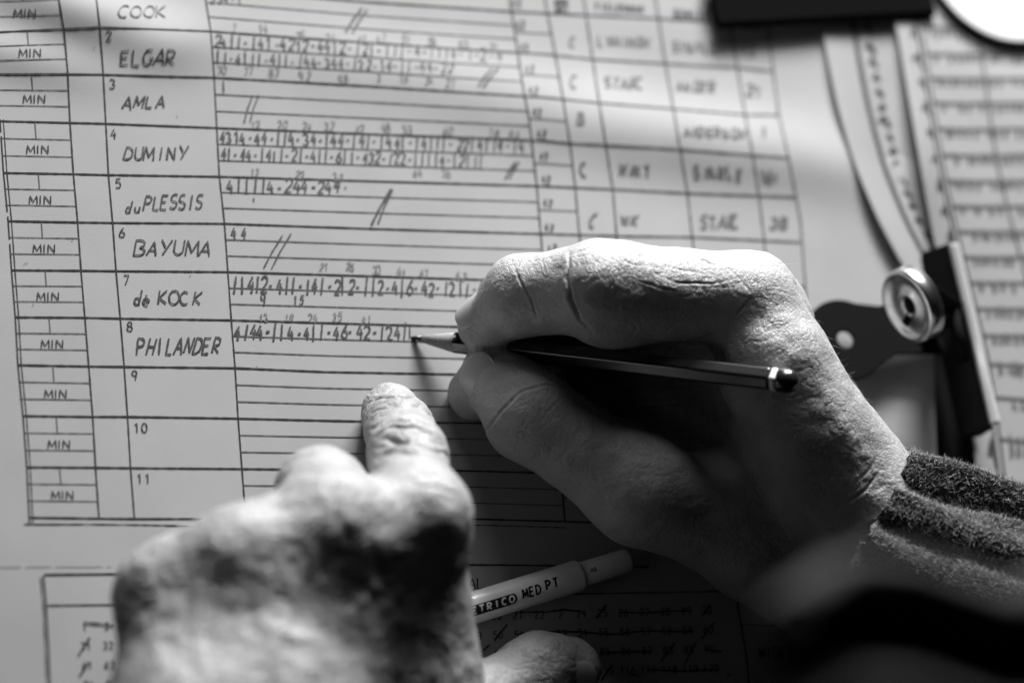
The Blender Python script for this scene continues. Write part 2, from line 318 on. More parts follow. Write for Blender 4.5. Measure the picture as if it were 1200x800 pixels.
for t, x, y in [('7', 272, 38), ('14', 303, 39), ('25', 346, 46), ('34', 382, 50), ('41', 418, 51), ('47', 441, 49), ('51', 470, 51), ('58', 501, 53), ('63', 537, 55), ('70', 571, 60), ('70', 254, 87), ('77', 286, 88), ('83', 315, 90), ('92', 352, 93), ('98', 397, 97),
                ('3', 441, 95), ('15', 467, 97), ('24', 497, 99), ('27', 522, 102), ('12', 293, 151), ('20', 325, 151), ('24', 354, 153), ('33', 379, 153), ('42', 416, 156), ('48', 447, 154), ('53', 472, 155), ('60', 518, 158), ('78', 573, 160), ('84', 597, 163), ('64', 484, 207), ('76', 517, 208),
                ('12', 293, 206), ('22', 344, 210), ('32', 390, 212), ('21', 374, 317), ('26', 404, 316), ('30', 436, 321), ('41', 465, 324), ('47', 491, 326), ('52', 534, 328), ('13', 303, 377), ('19', 333, 377), ('25', 361, 377), ('35', 389, 375), ('41', 424, 379)]:
    fs.text(t, x, y, 9, 6, 1.3, S_main, L3, jit=.05, wid=8)
sc.text('9', 306, 358, 13, 8, 1.7, S_main, L3, wid=9); sc.text('15', 343, 357, 11, 6.5, 1.7, S_main, L3, wid=8)
for t, x, y, h, adv in [('C', 666, 53, 11, 9), ('LYMINGN', 700, 53, 10, 9), ('SINNLE', 788, 60, 12, 8.6), ('12', 867, 66, 13, 9), ('C', 668, 104, 14, 9), ('STARC', 709, 103, 12, 9), ('ANDER', 793, 107, 11, 9), ('27', 874, 114, 13, 10), ('B', 677, 145, 12, 9),
                        ('ANDERSON', 801, 160, 10, 9), ('1', 891, 160, 10, 9), ('C', 681, 206, 15, 9), ('WATT', 727, 205, 13, 9.5), ('STARLE', 813, 208, 13, 9.5), ('161', 890, 214, 13, 8), ('C', 687, 265, 15, 9), ('WK', 727, 263, 12, 11), ('STARC', 820, 267, 15, 10), ('38', 899, 268, 14, 13)]:
    (fs2 if y > 80 else fs).text(t, x, y, h, adv, 3.0, S_main, L3, slope=.04, jit=.05, wid=adv*1.25)
for i, (x, y) in enumerate([(600, 5), (604, 31), (609, 56), (615, 82), (619, 107), (624, 132), (629, 158), (631, 184), (634, 211), (636, 239), (638, 267), (641, 292)]): sc.text('42', x, y+3, 8, 6, 1.9, S_main, L3, wid=7)
for pts in [[(98, 729), (126, 731.5), (133, 733)], [(92, 767), (105, 747)], [(93, 792), (104, 775)], [(540, 722), (583, 718), (606, 717)], [(609, 717), (640, 717), (660, 714), (686, 717)], [(698, 724), (711, 708)], [(699, 724), (709, 709)], [(724, 717), (757, 718), (780, 716), (811, 715)], [(822, 722), (832, 708)],
            [(540, 743), (558, 740)], [(579, 751), (594, 731)], [(603, 743), (640, 740), (680, 740), (715, 743), (757, 739), (812, 740)], [(822, 748), (836, 729)], [(703, 765), (738, 763), (764, 763)], [(774, 775), (791, 753)], [(802, 777), (816, 751)], [(824, 761), (846, 763)],
            [(704, 797), (717, 779)], [(735, 788), (749, 792)], [(757, 784), (800, 786), (842, 784)], [(852, 788), (856, 792)], [(566, 762), (574, 755)]]:
    sc.line(pts, 2.0, S_main, L3+.00004, wj=.3, wob=.15)
for x, y in [(690, 726), (110, 56), (207, 136), (31, 308), (28, 309), (84, 281), (255, 412), (222, 323), (38, 357), (300, 430)]: sc.line([(x, y), (x+1.3, y+.6)], 1.2, S_main, L3)
sc.build('pencil_strokes', PENCILMARK, score, 'stuff'); fs.build('small_running_totals', FAINT, score, 'stuff'); fs2.build('dismissal_notes', mat('grey_pencil', .09, .6, .3), score, 'stuff')

# ------------------------------------------------------------------ pages at the right, left edges lifting off the pile
def page_strip(name, left, right, m, parent, lift, base, nu=40, decay=.018):
    ly = np.array(left, float); ry = np.array(right, float); T = np.linspace(0, 1, 60)
    def sp(q):
        k = np.linspace(0, 1, len(q)); x = np.interp(T, k, q[:, 0]); y = np.interp(T, k, q[:, 1])
        for _ in range(12): x[1:-1] = (x[:-2]+x[2:]+x[1:-1]*2)/4; y[1:-1] = (y[:-2]+y[2:]+y[1:-1]*2)/4
        return x, y
    lx, lyy = sp(ly); rx, ryy = sp(ry); L_ = np.interp(T, np.linspace(0, 1, len(lift)), lift)
    for _ in range(12): L_[1:-1] = (L_[:-2]+L_[2:]+L_[1:-1]*2)/4
    rows_ = []
    for j in range(60):
        a = P(lx[j], lyy[j], base+L_[j]); b = P(rx[j], ryy[j], base); d = b-a; ln = np.linalg.norm(d[:2])
        for i in range(nu):
            u = (i/(nu-1))**1.5; s_ = u*ln; w = a+d*u; w[2] = base/1000+L_[j]/1000*math.exp(-(s_/decay)**1.5); rows_.append(w)
    f = [(j*nu+i, (j+1)*nu+i, (j+1)*nu+i+1, j*nu+i+1) for j in range(59) for i in range(nu-1)]
    o = link(name, rows_, f, m, parent); W = np.array(rows_).reshape(60, nu, 3)
    def surf(u, tt):                      # u metres in from the left edge, tt 0..1 down the page
        jj = tt*59; j0 = np.clip(jj.astype(int), 0, 58); fr = (jj-j0)[:, None]
        out = []
        for k in range(len(u)):
            ln = np.linalg.norm((W[j0[k], -1]-W[j0[k], 0])[:2]); uu = (min(max(u[k]/ln, 0), 1))**(1/1.5)*(nu-1); i0 = min(int(uu), nu-2); fi = uu-i0
            A = W[j0[k], i0]*(1-fi)+W[j0[k], i0+1]*fi; B = W[j0[k]+1, i0]*(1-fi)+W[j0[k]+1, i0+1]*fi; out.append(A*(1-fr[k])+B*fr[k])
        return np.array(out)
    return o, surf
def page_thing(name, label, cat, left, right, lift, base, cols, rowsn, txtcol, decay=.018, rowtext=True):
    e = empty(name, P(*left[len(left)//2], base)); tag(e, label, cat)
    _, sf = page_strip('page', left, right, PAPER2, e, lift, base, decay=decay)
    ink = Ink(); g2 = Ink(); px1 = D/F
    SF = lambda x, y: sf(np.asarray(x)*px1, np.asarray(y)/800.0)
    for cx in cols: ink.line([(cx, y) for y in range(0, 801, 20)], 3.2, SF, .00015, step=30)
    for k in range(rowsn):
        y = 800*(k+.5)/rowsn
        if rowtext: g2.line([(x, y) for x in np.linspace(cols[1], 220, 8)], 4.4, SF, .00015, step=300)
    for k in range(int(rowsn*1.0)):
        y = 800*(k+1)/rowsn
        if txtcol is not None:
            q = [(txtcol+rng.normal(0, 2), y-6+rng.normal(0, 3)), (txtcol+5+rng.normal(0, 1), y-16-rng.uniform(0, 6)), (txtcol+8, y-2+rng.normal(0, 3))]; ink.line(q, 5.0+rng.uniform(-1.5, 2.5), SF, .0002, step=6)
        if rowtext:
            x = cols[1]+12
            while x < 205:
                if rng.random() < .8: g2.line([(x, y-6-rng.uniform(-3, 3)), (x+rng.uniform(0, 5), y-22+rng.uniform(-3, 5)), (x+5, y-8)], 2.8, SF, .0002, step=8)
                x += rng.uniform(8, 13)
    ink.build('printed_column', PENCILMARK, e); g2.build('row_rules', GREYINK, e)
    return e
page_thing('loose_page', 'loose score page whose long left edge curls up bright beside the main sheet', 'page',
    [(950, -60), (966, 50), (980, 120), (1000, 190), (1030, 260), (1062, 318), (1085, 352)], [(1190, -60), (1205, 60), (1210, 140), (1220, 220), (1225, 290), (1232, 350), (1236, 400)],
    [.3, .5, 1.5, 2.6, 3, 2.4, 1], 3.75, [44, 48], 26, 62, decay=.010, rowtext=False)
page_thing('record_page', 'ruled page of dense figures at the right, held under the black clip', 'page',
    [(1034, -60), (1052, 40), (1064, 110), (1078, 190), (1092, 270), (1110, 350), (1130, 430), (1142, 540), (1190, 900)], [(1330, -60), (1340, 40), (1350, 110), (1360, 190), (1370, 270), (1380, 350), (1390, 440), (1400, 580), (1440, 900)],
    [.5, .8, 3, 5, 2, .3, .2, .2, .2], 4.8, [30, 38, 122], 21, 21, decay=.012)

# ------------------------------------------------------------------ bulldog clip
def plate(poly, thick, m, name, parent, holes=(), bev=.0004):      # poly: list of 3D points in a plane, filled with optional round holes
    bm = bmesh.new(); vs = [bm.verts.new(tuple(map(float, q))) for q in poly]; ed = [bm.edges.new((vs[i], vs[(i+1) % len(vs)])) for i in range(len(vs))]
    for hpts in holes:
        hv = [bm.verts.new(tuple(map(float, q))) for q in hpts]; ed += [bm.edges.new((hv[i], hv[(i+1) % len(hv)])) for i in range(len(hv))]
    bmesh.ops.triangle_fill(bm, edges=ed, use_beauty=True); bmesh.ops.recalc_face_normals(bm, faces=bm.faces)
    me = bpy.data.meshes.new(name); bm.to_mesh(me); bm.free(); me.materials.append(m)
    o = bpy.data.objects.new(name, me); scene.collection.objects.link(o); o.parent = parent; o.matrix_parent_inverse = Matrix.Translation(-parent.location)
    s = o.modifiers.new('solid', 'SOLIDIFY'); s.thickness = thick; s.offset = 0
    b = o.modifiers.new('bevel', 'BEVEL'); b.width = bev; b.segments = 2; b.limit_method = 'ANGLE'
    return o
clip = empty('bulldog_clip', P(1100, 400, 4)); tag(clip, 'black bulldog clip with round-ended steel handles gripping the right-hand pages', 'clip')
# lower handle flat on the paper, round end with a hole
c0 = P(990, 398, 9); c1 = P(1108, 372, 9); c1[2] = c0[2]; ax = unit(c1-c0); nn = unit(np.cross([0, 0, 1], ax))
out = []; r0 = .0136; 
for a in np.linspace(55, 305, 28): out.append(c0+ax*r0*math.cos(math.radians(a))+nn*r0*math.sin(math.radians(a)))
L = np.linalg.norm(c1-c0)
out += [c0+ax*.016-nn*.0085, c0+ax*L-nn*.013, c0+ax*L+nn*.009, c0+ax*.016+nn*.0085]
hole = [c0+ax*.0028*math.cos(a)+nn*.0028*math.sin(a) for a in np.linspace(0, 2*math.pi, 20, endpoint=False)]
plate(out, .0012, BLACKM, 'handle', clip, [hole])
# raised handle: neck rising from the jaw, ends in a steel disc seen obliquely
J0, J1 = P(1113, 285, 16), P(1163, 502, 16); jm = (J0+J1)/2; jd = unit(J1-J0)
jx = unit(np.cross([0, 0, 1], jd)); 
if np.dot(jx, P(1200, 390, 0)-P(1100, 400, 0)) < 0: jx = -jx
dc = P(1068, 357, 34)
dn = unit(.46*unit(CAM-dc)+.89*(R @ np.array([-.91, -.41, 0])))
up_ = unit(np.cross(dn, unit(CAM-dc))); sd = unit(np.cross(up_, dn))
STEEL = mat('worn_steel', .6, .27, .5, 1.0, var=.25, vscale=300)
def disc(c, n, u, w, prof, m, name, seg=48, hole=.0025):
    vs, fs = [], []
    for (r, z) in prof:
        for k in range(seg):
            a = 2*math.pi*k/seg; vs.append(c+n*z+u*r*math.cos(a)+w*r*math.sin(a))
    n_ = len(prof)
    for i in range(n_):
        for k in range(seg): fs.append((i*seg+k, i*seg+(k+1) % seg, ((i+1) % n_)*seg+(k+1) % seg, ((i+1) % n_)*seg+k))
    return link(name, vs, fs, m, clip)
disc(dc, dn, up_, sd, [(.0027, .0006), (.0030, .0012), (.0040, .0012), (.0046, .0006), (.0090, .0006), (.0098, .0012), (.0106, .0022), (.0114, .0023), (.0120, .0014), (.0121, -.0030), (.0100, -.0036), (.0027, -.0010)], STEEL, 'handle_disc')
disc(dc-dn*.0006, dn, up_, sd, [(.00005, .0004), (.0029, .0004), (.0029, -.0002), (.00005, -.0002)], BLACKM, 'hole_dark_disc', 24)  # black disc standing in for the dark inside the hole
nb = jm-jd*.004-jx*.0065+np.array([0, 0, -.004]); na = dc
wv = unit(np.cross(nb-na, CAM-dc)); nw = .0075
plate([na+wv*nw-dn*.002, na-wv*nw-dn*.002, nb-wv*.010, nb+wv*.010], .001, BLACKM, 'handle_neck', clip)
# jaw: folded black sheet with a bright worn lip
def bar(a, b, sec, m, name, parent, bev=.0005):
    vs = [q+jx*s[0]+np.array([0, 0, s[1]]) for q in (a, b) for s in sec]; n_ = len(sec)
    fs = [(i, (i+1) % n_, n_+(i+1) % n_, n_+i) for i in range(n_)]+[tuple(range(n_))[::-1], tuple(range(n_, 2*n_))]
    return finish(link(name, vs, fs, m, parent, smooth=False), bev)
ja, jb = J0.copy(), J1.copy(); ja[2] = jb[2] = 0
bar(ja, jb, [(-.0005, .0165), (.0004, .0160), (0, .0078), (-.0068, .0078), (-.0070, .0092)], BLACKM, 'jaw', clip, .0012)
bar(ja+jd*.001, jb-jd*.001, [(-.0006, .0155), (.0016, .0162), (.0022, .0182), (.0008, .0192), (-.0010, .0176)], mat('polished_edge', .6, .3, .6, .2), 'jaw_lip', clip, .0006)
bar(ja+jd*.001, jb-jd*.001, [(-.0066, .0074), (.0010, .0074), (.0010, .0066), (-.0066, .0066)], BLACKM, 'lower_jaw', clip)
vs_, fs_ = lathe(jm-jd*.010+np.array([-.006, 0, .002]), jm+jd*.010+np.array([-.006, 0, .002]), [(0, .0022), (.020, .0022)], 16); link('spring', vs_, fs_, BLACKM, clip)

# ------------------------------------------------------------------ black bar at the top edge
a, b = P(838, 20, 6.2), P(1092, 6, 6.2); jx_old = jx; jx = unit(np.cross([0, 0, 1], unit(b-a)))
fb = empty('clip_bar', (a+b)/2); tag(fb, 'thick black metal clip bar crossing the top edge of the score sheet', 'clip')
bar(a, b, [(-.004, -.001), (-.0045, .0002), (-.003, .0014), (.013, .0014), (.0148, .0002), (.0148, -.001)], mat('matt_black_metal', .004, 1, .02), 'bar', fb, .0004)
jx = jx_old
# ------------------------------------------------------------------ white china at the top right corner
c = P(1172, -36, 6); sau = empty('saucer', (c[0], c[1], .0055)); tag(sau, 'glaring white china saucer cut off by the top right corner', 'saucer')
beam = bpy.data.lights.new('saucer_spot', 'SPOT'); beam.energy = 45; beam.spot_size = math.radians(5.0); beam.spot_blend = 1; beam.shadow_soft_size = .01  # added spot lamp that burns the saucer out to white
bo = bpy.data.objects.new('saucer_spot', beam); scene.collection.objects.link(bo); bo.location = (c[0]+.05, c[1]+.75, .75); bo.rotation_euler = (Vector((c[0]+.003, c[1]+.02, .02))-bo.location).to_track_quat('-Z', 'Y').to_euler()
prof = [(0, .002), (.018, .002), (.0185, .0005), (.021, .0005), (.022, .003), (.026, .006), (.029, .0085), (.0295, .0095), (.0285, .0100), (.0265, .0095), (.0245, .008), (.020, .0065), (0, .006)]
vs, fs = [], []; seg = 64
for r, z in prof:
    for k in range(seg): vs.append((c[0]+r*math.cos(2*math.pi*k/seg), c[1]+r*math.sin(2*math.pi*k/seg), .0055+z*.22))
for i in range(len(prof)-1):
    for k in range(seg): fs.append((i*seg+k, i*seg+(k+1) % seg, (i+1)*seg+(k+1) % seg, (i+1)*seg+k))
link('dish', vs, fs, CERAMIC, sau)

# ------------------------------------------------------------------ pencil
T0, E0 = P(480, 397, 1.6), P(930, 449, 75); PL = np.linalg.norm(E0-T0); pax = unit(E0-T0); print('pencil mm', PL*1000)
T0 = T0+np.array([0, 0, .0012])
pen = empty('pencil', T0); tag(pen, 'dark six-sided pencil with white ring and black end, held writing on the sheet', 'pencil')
def part(a0, a1, r0, r1, m, name, seg=6, extra=None, phase=0.2):
    prof = extra or [(a0, r0), (a1, r1)]; v_, f_ = lathe(T0, T0+pax, prof, seg, phase=phase); o = link(name, v_, f_, m, pen, smooth=seg > 8); return o
PR = .0037
part(0, 0, 0, 0, LEAD, 'lead', 20, [(0, .00025), (.0006, .0005), (.0042, .00105)])
part(0, 0, 0, 0, WOOD, 'sharpened_wood', 24, [(.0040, .00115), (.0158, .0033), (.0168, .0030)])
finish(part(0, 0, 0, 0, LACQ, 'shaft', 6, [(.0146, PR-.0005), (.0154, PR), (PL-.0072, PR)]), .0006)
finish(part(0, 0, 0, 0, WHITE, 'white_ring', 6, [(PL-.0070, PR+.00003), (PL-.0050, PR+.00003)]), .0006)
part(0, 0, 0, 0, LACQ, 'end_cap', 28, [(PL-.0050, PR-.0003), (PL-.0046, PR-.0001), (PL-.0022, PR-.0001), (PL-.0008, PR-.0005), (PL+.0003, PR-.0013), (PL+.0009, PR-.0024), (PL+.0011, .0004)])

# ------------------------------------------------------------------ white marker pen
A0, B0 = P(470, 737, 9), P(737, 655, 9); A0[2] = B0[2] = .0080; pl = np.linalg.norm(B0-A0); max_ = unit(B0-A0); print('pen mm', pl*1000)
pn = empty('marker_pen', A0); tag(pn, 'white marker pen with black logo lying between thumb and score sheet', 'pen')
cyl = .0046; cap_l = pl-.0165
v_, f_ = lathe(A0, B0, [(0, cyl-.0005), (.0006, cyl), (cap_l-.0006, cyl+.0001), (cap_l, cyl-.0005)], 40); finish(link('barrel', v_, f_, PLASTIC, pn), .0002)
v_, f_ = lathe(A0, B0, [(cap_l-.001, cyl-.0009), (cap_l+.0155, cyl-.0010), (cap_l+.0163, cyl-.0013), (cap_l+.0165, cyl-.0019), (cap_l+.0158, .0021), (cap_l+.0158, .0001)], 40); cp = finish(link('cap', v_, f_, PLASTIC, pn), .0002)
v_, f_ = lathe(A0+max_*(pl-.0008), B0, [(0, .0017), (.0013, .0017), (.0016, .0013)], 24); link('end_plug', v_, f_, PLASTIC, pn)
# print wrapped round the barrel, facing the viewer and a little down
toc = unit((CAM-(A0+B0)/2)-max_*np.dot(CAM-(A0+B0)/2, max_)); vr = np.cross(max_, toc)
if np.dot(proj((A0+vr*.01)[None])[0]-proj(A0[None])[0], [0, 1]) > 0: vr = -vr       # vr points up in the photo
def on_pen(rad, lift=0):
    def f(x, y):                          # x mm along, y mm up round the barrel
        x = np.asarray(x)/1000; a_ = np.asarray(y)/1000/rad
        return A0+max_*x[:, None]+(toc*np.cos(a_)[:, None]+vr*np.sin(a_)[:, None])*(rad+lift)
    return f
class PenInk(Ink):
    def line(s, pts, w, surf, lift, step=.4, **k):
        q = [np.array(pts[0], float)]
        for a_, b_ in zip(pts[:-1], pts[1:]):
            a_ = np.array(a_, float); b_ = np.array(b_, float); n = max(1, int(np.linalg.norm(b_-a_)/.25))
            for i in range(1, n+1): q.append(a_+(b_-a_)*i/n)
        q = np.array(q); t = np.gradient(q, axis=0); t /= np.linalg.norm(t, axis=1)[:, None]+1e-9; n_ = np.stack([-t[:, 1], t[:, 0]], 1)*w/2
        l, r = surf((q+n_)[:, 0], (q+n_)[:, 1]), surf((q-n_)[:, 0], (q-n_)[:, 1]); b0 = len(s.v)
        for a_, b_ in zip(l, r): s.v += [a_, b_]
        for i in range(len(q)-1): k_ = b0+2*i; s.f.append((k_, k_+1, k_+3, k_+2))
    def word(s, t, x, y, h, adv, w, surf, wid=None, slant=.12):
        for i, ch in enumerate(t):
            for st in G[ch]: s.line([(x+i*adv+a_*(wid or h)+b_*h*slant, y+b_*h) for a_, b_ in st], w, surf, 0)
# along-barrel positions found from the photo
def along(px, py):
    q = proj(np.array([A0+max_*t for t in np.linspace(0, pl, 400)])); return np.linspace(0, pl, 400)[np.argmin(np.abs(q[:, 0]-px))]*1000
xo = along(598, 0); xm = along(605, 0); xp = along(632, 0); xh = along(687, 0)
pk = PenInk(); SP = on_pen(cyl+.0001, .00006)
for yy in np.arange(-1.45, 1.46, .25):
    xe = xo-1.55+math.sqrt(max(0, 1.62**2-yy*yy)); pk.line([(xo-26, yy-.85), (xe, yy-.85)], .30, SP, 0)
pk.word('MED', xm, -1.75, 2.6, 2.15, .58, SP, 2.5); pk.word('PT', xp, -1.35, 2.6, 2.5, .62, SP, 2.5); pk.word('HB', xh, -.3, 1.15, 1.1, .26, on_pen(cyl-.001, .00008), 1.1)
pk.build('black_print', INK, pn)
wk = PenInk(); wk.word('METRICO', xo-17.3, -1.75, 1.8, 2.45, .5, on_pen(cyl+.0001, .00014), 2.5); wk.build('logo_letters', PLASTIC, pn)

# ================================================================== hands: a signed distance field, meshed, then wrinkled
def vnoise(p, seed=0):                   # value noise, p (n,3)
    i = np.floor(p).astype(np.int64); f = p-i; f = f*f*(3-2*f); r = np.zeros(len(p))
    for dx in (0, 1):
        for dy in (0, 1):
            for dz in (0, 1):
                h = (i[:, 0]+dx)*374761393+(i[:, 1]+dy)*668265263+(i[:, 2]+dz)*2147483647+seed*974711
                h = (h ^ (h >> 13))*1274126177; h = (h ^ (h >> 16)) & 0xffff
                r += h/65535.0*(f[:, 0] if dx else 1-f[:, 0])*(f[:, 1] if dy else 1-f[:, 1])*(f[:, 2] if dz else 1-f[:, 2])
    return r*2-1
class SDF:
    def __init__(s, lo, hi, h):
        s.lo = np.array(lo); s.h = h; s.n = np.ceil((np.array(hi)-s.lo)/h).astype(int)+1; s.f = np.full(s.n, .03, np.float32)
    def block(s, a, b, r):
        lo = np.minimum(a, b)-r; hi = np.maximum(a, b)+r; i0 = np.clip(((lo-s.lo)/s.h).astype(int), 0, s.n-1); i1 = np.clip(((hi-s.lo)/s.h).astype(int)+2, 1, s.n)
        g = np.meshgrid(*[s.lo[k]+s.h*np.arange(i0[k], i1[k], dtype=np.float32) for k in range(3)], indexing='ij'); return tuple(slice(i0[k], i1[k]) for k in range(3)), g
    def dist(s, g, a, b, r1, r2, flat=None):
        p = [g[k]-a[k] for k in range(3)]; ba = b-a; L2_ = float(ba@ba)+1e-12; t = np.clip((p[0]*ba[0]+p[1]*ba[1]+p[2]*ba[2])/L2_, 0, 1)
        q = [p[k]-ba[k]*t for k in range(3)]; l2 = q[0]**2+q[1]**2+q[2]**2
        if flat is not None:
            ax_, k_ = flat; c_ = q[0]*ax_[0]+q[1]*ax_[1]+q[2]*ax_[2]; l2 = l2+c_*c_*(1/(k_*k_)-1)
        return np.sqrt(l2)-(r1+(r2-r1)*t)
    def add(s, a, b, r1, r2, k=4, flat=None):
        a, b = np.array(a), np.array(b); r1, r2, k = r1/1000, r2/1000, k/1000
        sl, g = s.block(a, b, max(r1, r2)*1.15+k+.003); d = s.dist(g, a, b, r1, r2, flat); f = s.f[sl]
        h = np.clip(.5+.5*(f-d)/k, 0, 1); s.f[sl] = (f*(1-h)+d*h)-k*h*(1-h)
    def cut(s, a, b, r1, r2, k=2, flat=None):
        a, b = np.array(a), np.array(b); r1, r2, k = r1/1000, r2/1000, k/1000
        sl, g = s.block(a, b, max(r1, r2)+k+.003); d = -s.dist(g, a, b, r1, r2, flat); f = s.f[sl]
        h = np.clip(.5-.5*(f-d)/k, 0, 1); s.f[sl] = (f*(1-h)+d*h)+k*h*(1-h)
    def mesh(s):
        f = s.f; n = s.n; ins = f < 0
        mn = np.zeros(n-1, bool); c = sum(ins[a:n[0]-1+a, b:n[1]-1+b, d:n[2]-1+d].astype(np.int8) for a in (0, 1) for b in (0, 1) for d in (0, 1))
        act = (c > 0) & (c < 8); idx = -np.ones(n-1, np.int64); cells = np.argwhere(act); idx[act] = np.arange(len(cells))
        acc = np.zeros((len(cells), 3)); cnt = np.zeros(len(cells))
        corners = [(a, b, d) for a in (0, 1) for b in (0, 1) for d in (0, 1)]
        for i, ca in enumerate(corners):
            for cb in corners[i+1:]:
                if sum(abs(x-y) for x, y in zip(ca, cb)) != 1: continue
                fa = f[tuple((cells+ca).T)]; fb_ = f[tuple((cells+cb).T)]; m_ = (fa < 0) != (fb_ < 0); t = np.where(m_, fa/(fa-fb_+1e-12), 0)
                pt = np.array(ca)+(np.array(cb)-np.array(ca))*t[:, None]; acc += pt*m_[:, None]; cnt += m_
        vtx = s.lo+s.h*(cells+acc/cnt[:, None]); quads = []
        for ax_ in range(3):
            o1, o2 = [(1, 2), (2, 0), (0, 1)][ax_]
            sl0 = [slice(1, -1)]*3; sl1 = list(sl0); sl0[ax_] = slice(0, -1); sl1[ax_] = slice(1, None)
            e = ins[tuple(sl0)] != ins[tuple(sl1)]; pos = np.argwhere(e); off = np.array([1, 1, 1]); off[ax_] = 0; pos = pos+off
            flip = ins[tuple(pos.T)]
            d1 = np.zeros(3, int); d1[o1] = 1; d2 = np.zeros(3, int); d2[o2] = 1
            q = np.stack([idx[tuple((pos-d1-d2).T)], idx[tuple((pos-d2).T)], idx[tuple(pos.T)], idx[tuple((pos-d1).T)]], 1)
            q[~flip] = q[~flip][:, ::-1]; quads.append(q)
        return vtx, np.concatenate(quads)
def laplace(v, f, it):
    e = np.concatenate([f[:, [0, 1]], f[:, [1, 2]], f[:, [2, 3]], f[:, [3, 0]]]); e = np.concatenate([e, e[:, ::-1]])
    cnt = np.bincount(e[:, 0], minlength=len(v))[:, None]
    for k in range(it):
        for lam in (.5, -.52):
            s_ = np.stack([np.bincount(e[:, 0], v[e[:, 1], c_], minlength=len(v)) for c_ in range(3)], 1)/cnt; v = v+lam*(s_-v)
    return v
def vnormals(v, f):
    n = np.cross(v[f[:, 2]]-v[f[:, 0]], v[f[:, 3]]-v[f[:, 1]]); N_ = np.stack([sum(np.bincount(f[:, k], n[:, c_], minlength=len(v)) for k in range(4)) for c_ in range(3)], 1)
    return N_/(np.linalg.norm(N_, axis=1)[:, None]+1e-20)
def subdivide(v, f):
    me = bpy.data.meshes.new('tmp'); fast(me, v, f); o = bpy.data.objects.new('tmp', me); scene.collection.objects.link(o); s_ = o.modifiers.new('s', 'SUBSURF'); s_.levels = 1
    dg = bpy.context.evaluated_depsgraph_get(); m2 = o.evaluated_get(dg).to_mesh(); nv = len(m2.vertices); a = np.empty(nv*3, np.float32); m2.vertices.foreach_get('co', a)
    l = np.empty(len(m2.loops), np.int32); m2.loops.foreach_get('vertex_index', l); bpy.data.objects.remove(o); return a.reshape(-1, 3).astype(float), l.reshape(-1, 4)
def polydist(px, poly):                  # distance (px) from projected points to a polyline
    best = np.full(len(px), 1e9)
    for a, b in zip(poly[:-1], poly[1:]):
        a = np.array(a, float); b = np.array(b, float); ba = b-a; t = np.clip(((px-a)@ba)/(ba@ba+1e-9), 0, 1); best = np.minimum(best, np.linalg.norm(px-a-ba*t[:, None], axis=1))
    return best
def wrinkle(v, N_, creases, arcs, base=.00022, seed=1, low=2.0):
    q = proj(v); view = CAM-v; view /= np.linalg.norm(view, axis=1)[:, None]; facing = np.clip((N_*view).sum(1)*4+.3, 0, 1); d = np.zeros(len(v))
    d += base*low*vnoise(v*120, seed)+base*1.2*vnoise(v*260, seed+1)
    w_ = v+.0012*np.stack([vnoise(v*300, seed+5), vnoise(v*300, seed+6), vnoise(v*300, seed+7)], 1)
    r = 1-np.abs(vnoise(w_*420, seed+2)); d -= base*1.3*np.clip(r-.75, 0, 1)*4*.5
    r = 1-np.abs(vnoise(w_*np.array([700, 420, 700]), seed+3)); d -= base*.9*np.clip(r-.7, 0, 1)*3*.5
    qw = q+np.stack([vnoise(v*250, seed+8), vnoise(v*250, seed+9)], 1)*1.6
    for poly, width, depth in creases:   # width px, depth mm
        width = width*(.75 if depth > 0 else 1); t = polydist(qw, poly)/width; ln = sum(np.hypot(b[0]-a[0], b[1]-a[1]) for a, b in zip(poly[:-1], poly[1:]))
        e0 = np.linalg.norm(q-np.array(poly[0]), axis=1)/(.35*ln); e1 = np.linalg.norm(q-np.array(poly[-1]), axis=1)/(.35*ln); tp = np.clip(np.minimum(e0, e1), 0, 1)*(.75+.35*vnoise(v*330, seed+15))
        d += facing*tp*depth/1000*(-np.exp(-t*t)+(.22*np.exp(-((t-2.6)/1.5)**2) if depth > 0 else 0))
    for (cx, cy), (ux, uy), half, n, pitch, curve, depth in arcs:   # parallel knuckle folds
        u = unit([ux, uy]); w = np.array([-u[1], u[0]]); a_ = (qw-np.array([cx, cy]))@u; b_ = (qw-np.array([cx, cy]))@w
        s_ = a_+curve*b_*b_/half
        m_ = np.exp(-(b_/half)**4)*np.exp(-(s_/(n*pitch*.5))**4)
        ph = s_/pitch+.25*vnoise(v*180, seed+11); d += facing*m_*depth/1000*(np.abs(np.sin(math.pi*ph))**.6-.6)
    return v+N_*d[:, None]
def build_hand(name, prims, cuts, creases, arcs, parent, h=.00078, seed=1, base=.00022, low=2.0, m=None):
    A_ = np.array([q for p in prims for q in (p[0], p[1])]); lo = A_.min(0)-.034; hi = A_.max(0)+.034
    s_ = SDF(lo, hi, h)
    for p in prims: s_.add(*p)
    for p in cuts: s_.cut(*p)
    v, f = s_.mesh(); v = laplace(v, f, 3); v, f = subdivide(v, f); v = wrinkle(v, vnormals(v, f), creases, arcs, base, seed, low)
    v[:, 2] = np.maximum(v[:, 2], H(v[:, 0], v[:, 1])+.0002)
    o = link(name, v, f, m or SKIN, parent); print(name, len(f)); return o, v, f
def mm(a, b): return round(float(np.linalg.norm(np.array(a)-np.array(b))*1000), 1)
person = empty('person', P(900, 700, 0)); tag(person, 'person in a dark knitted jumper writing with the right hand, left hand steadying the sheet', 'person')

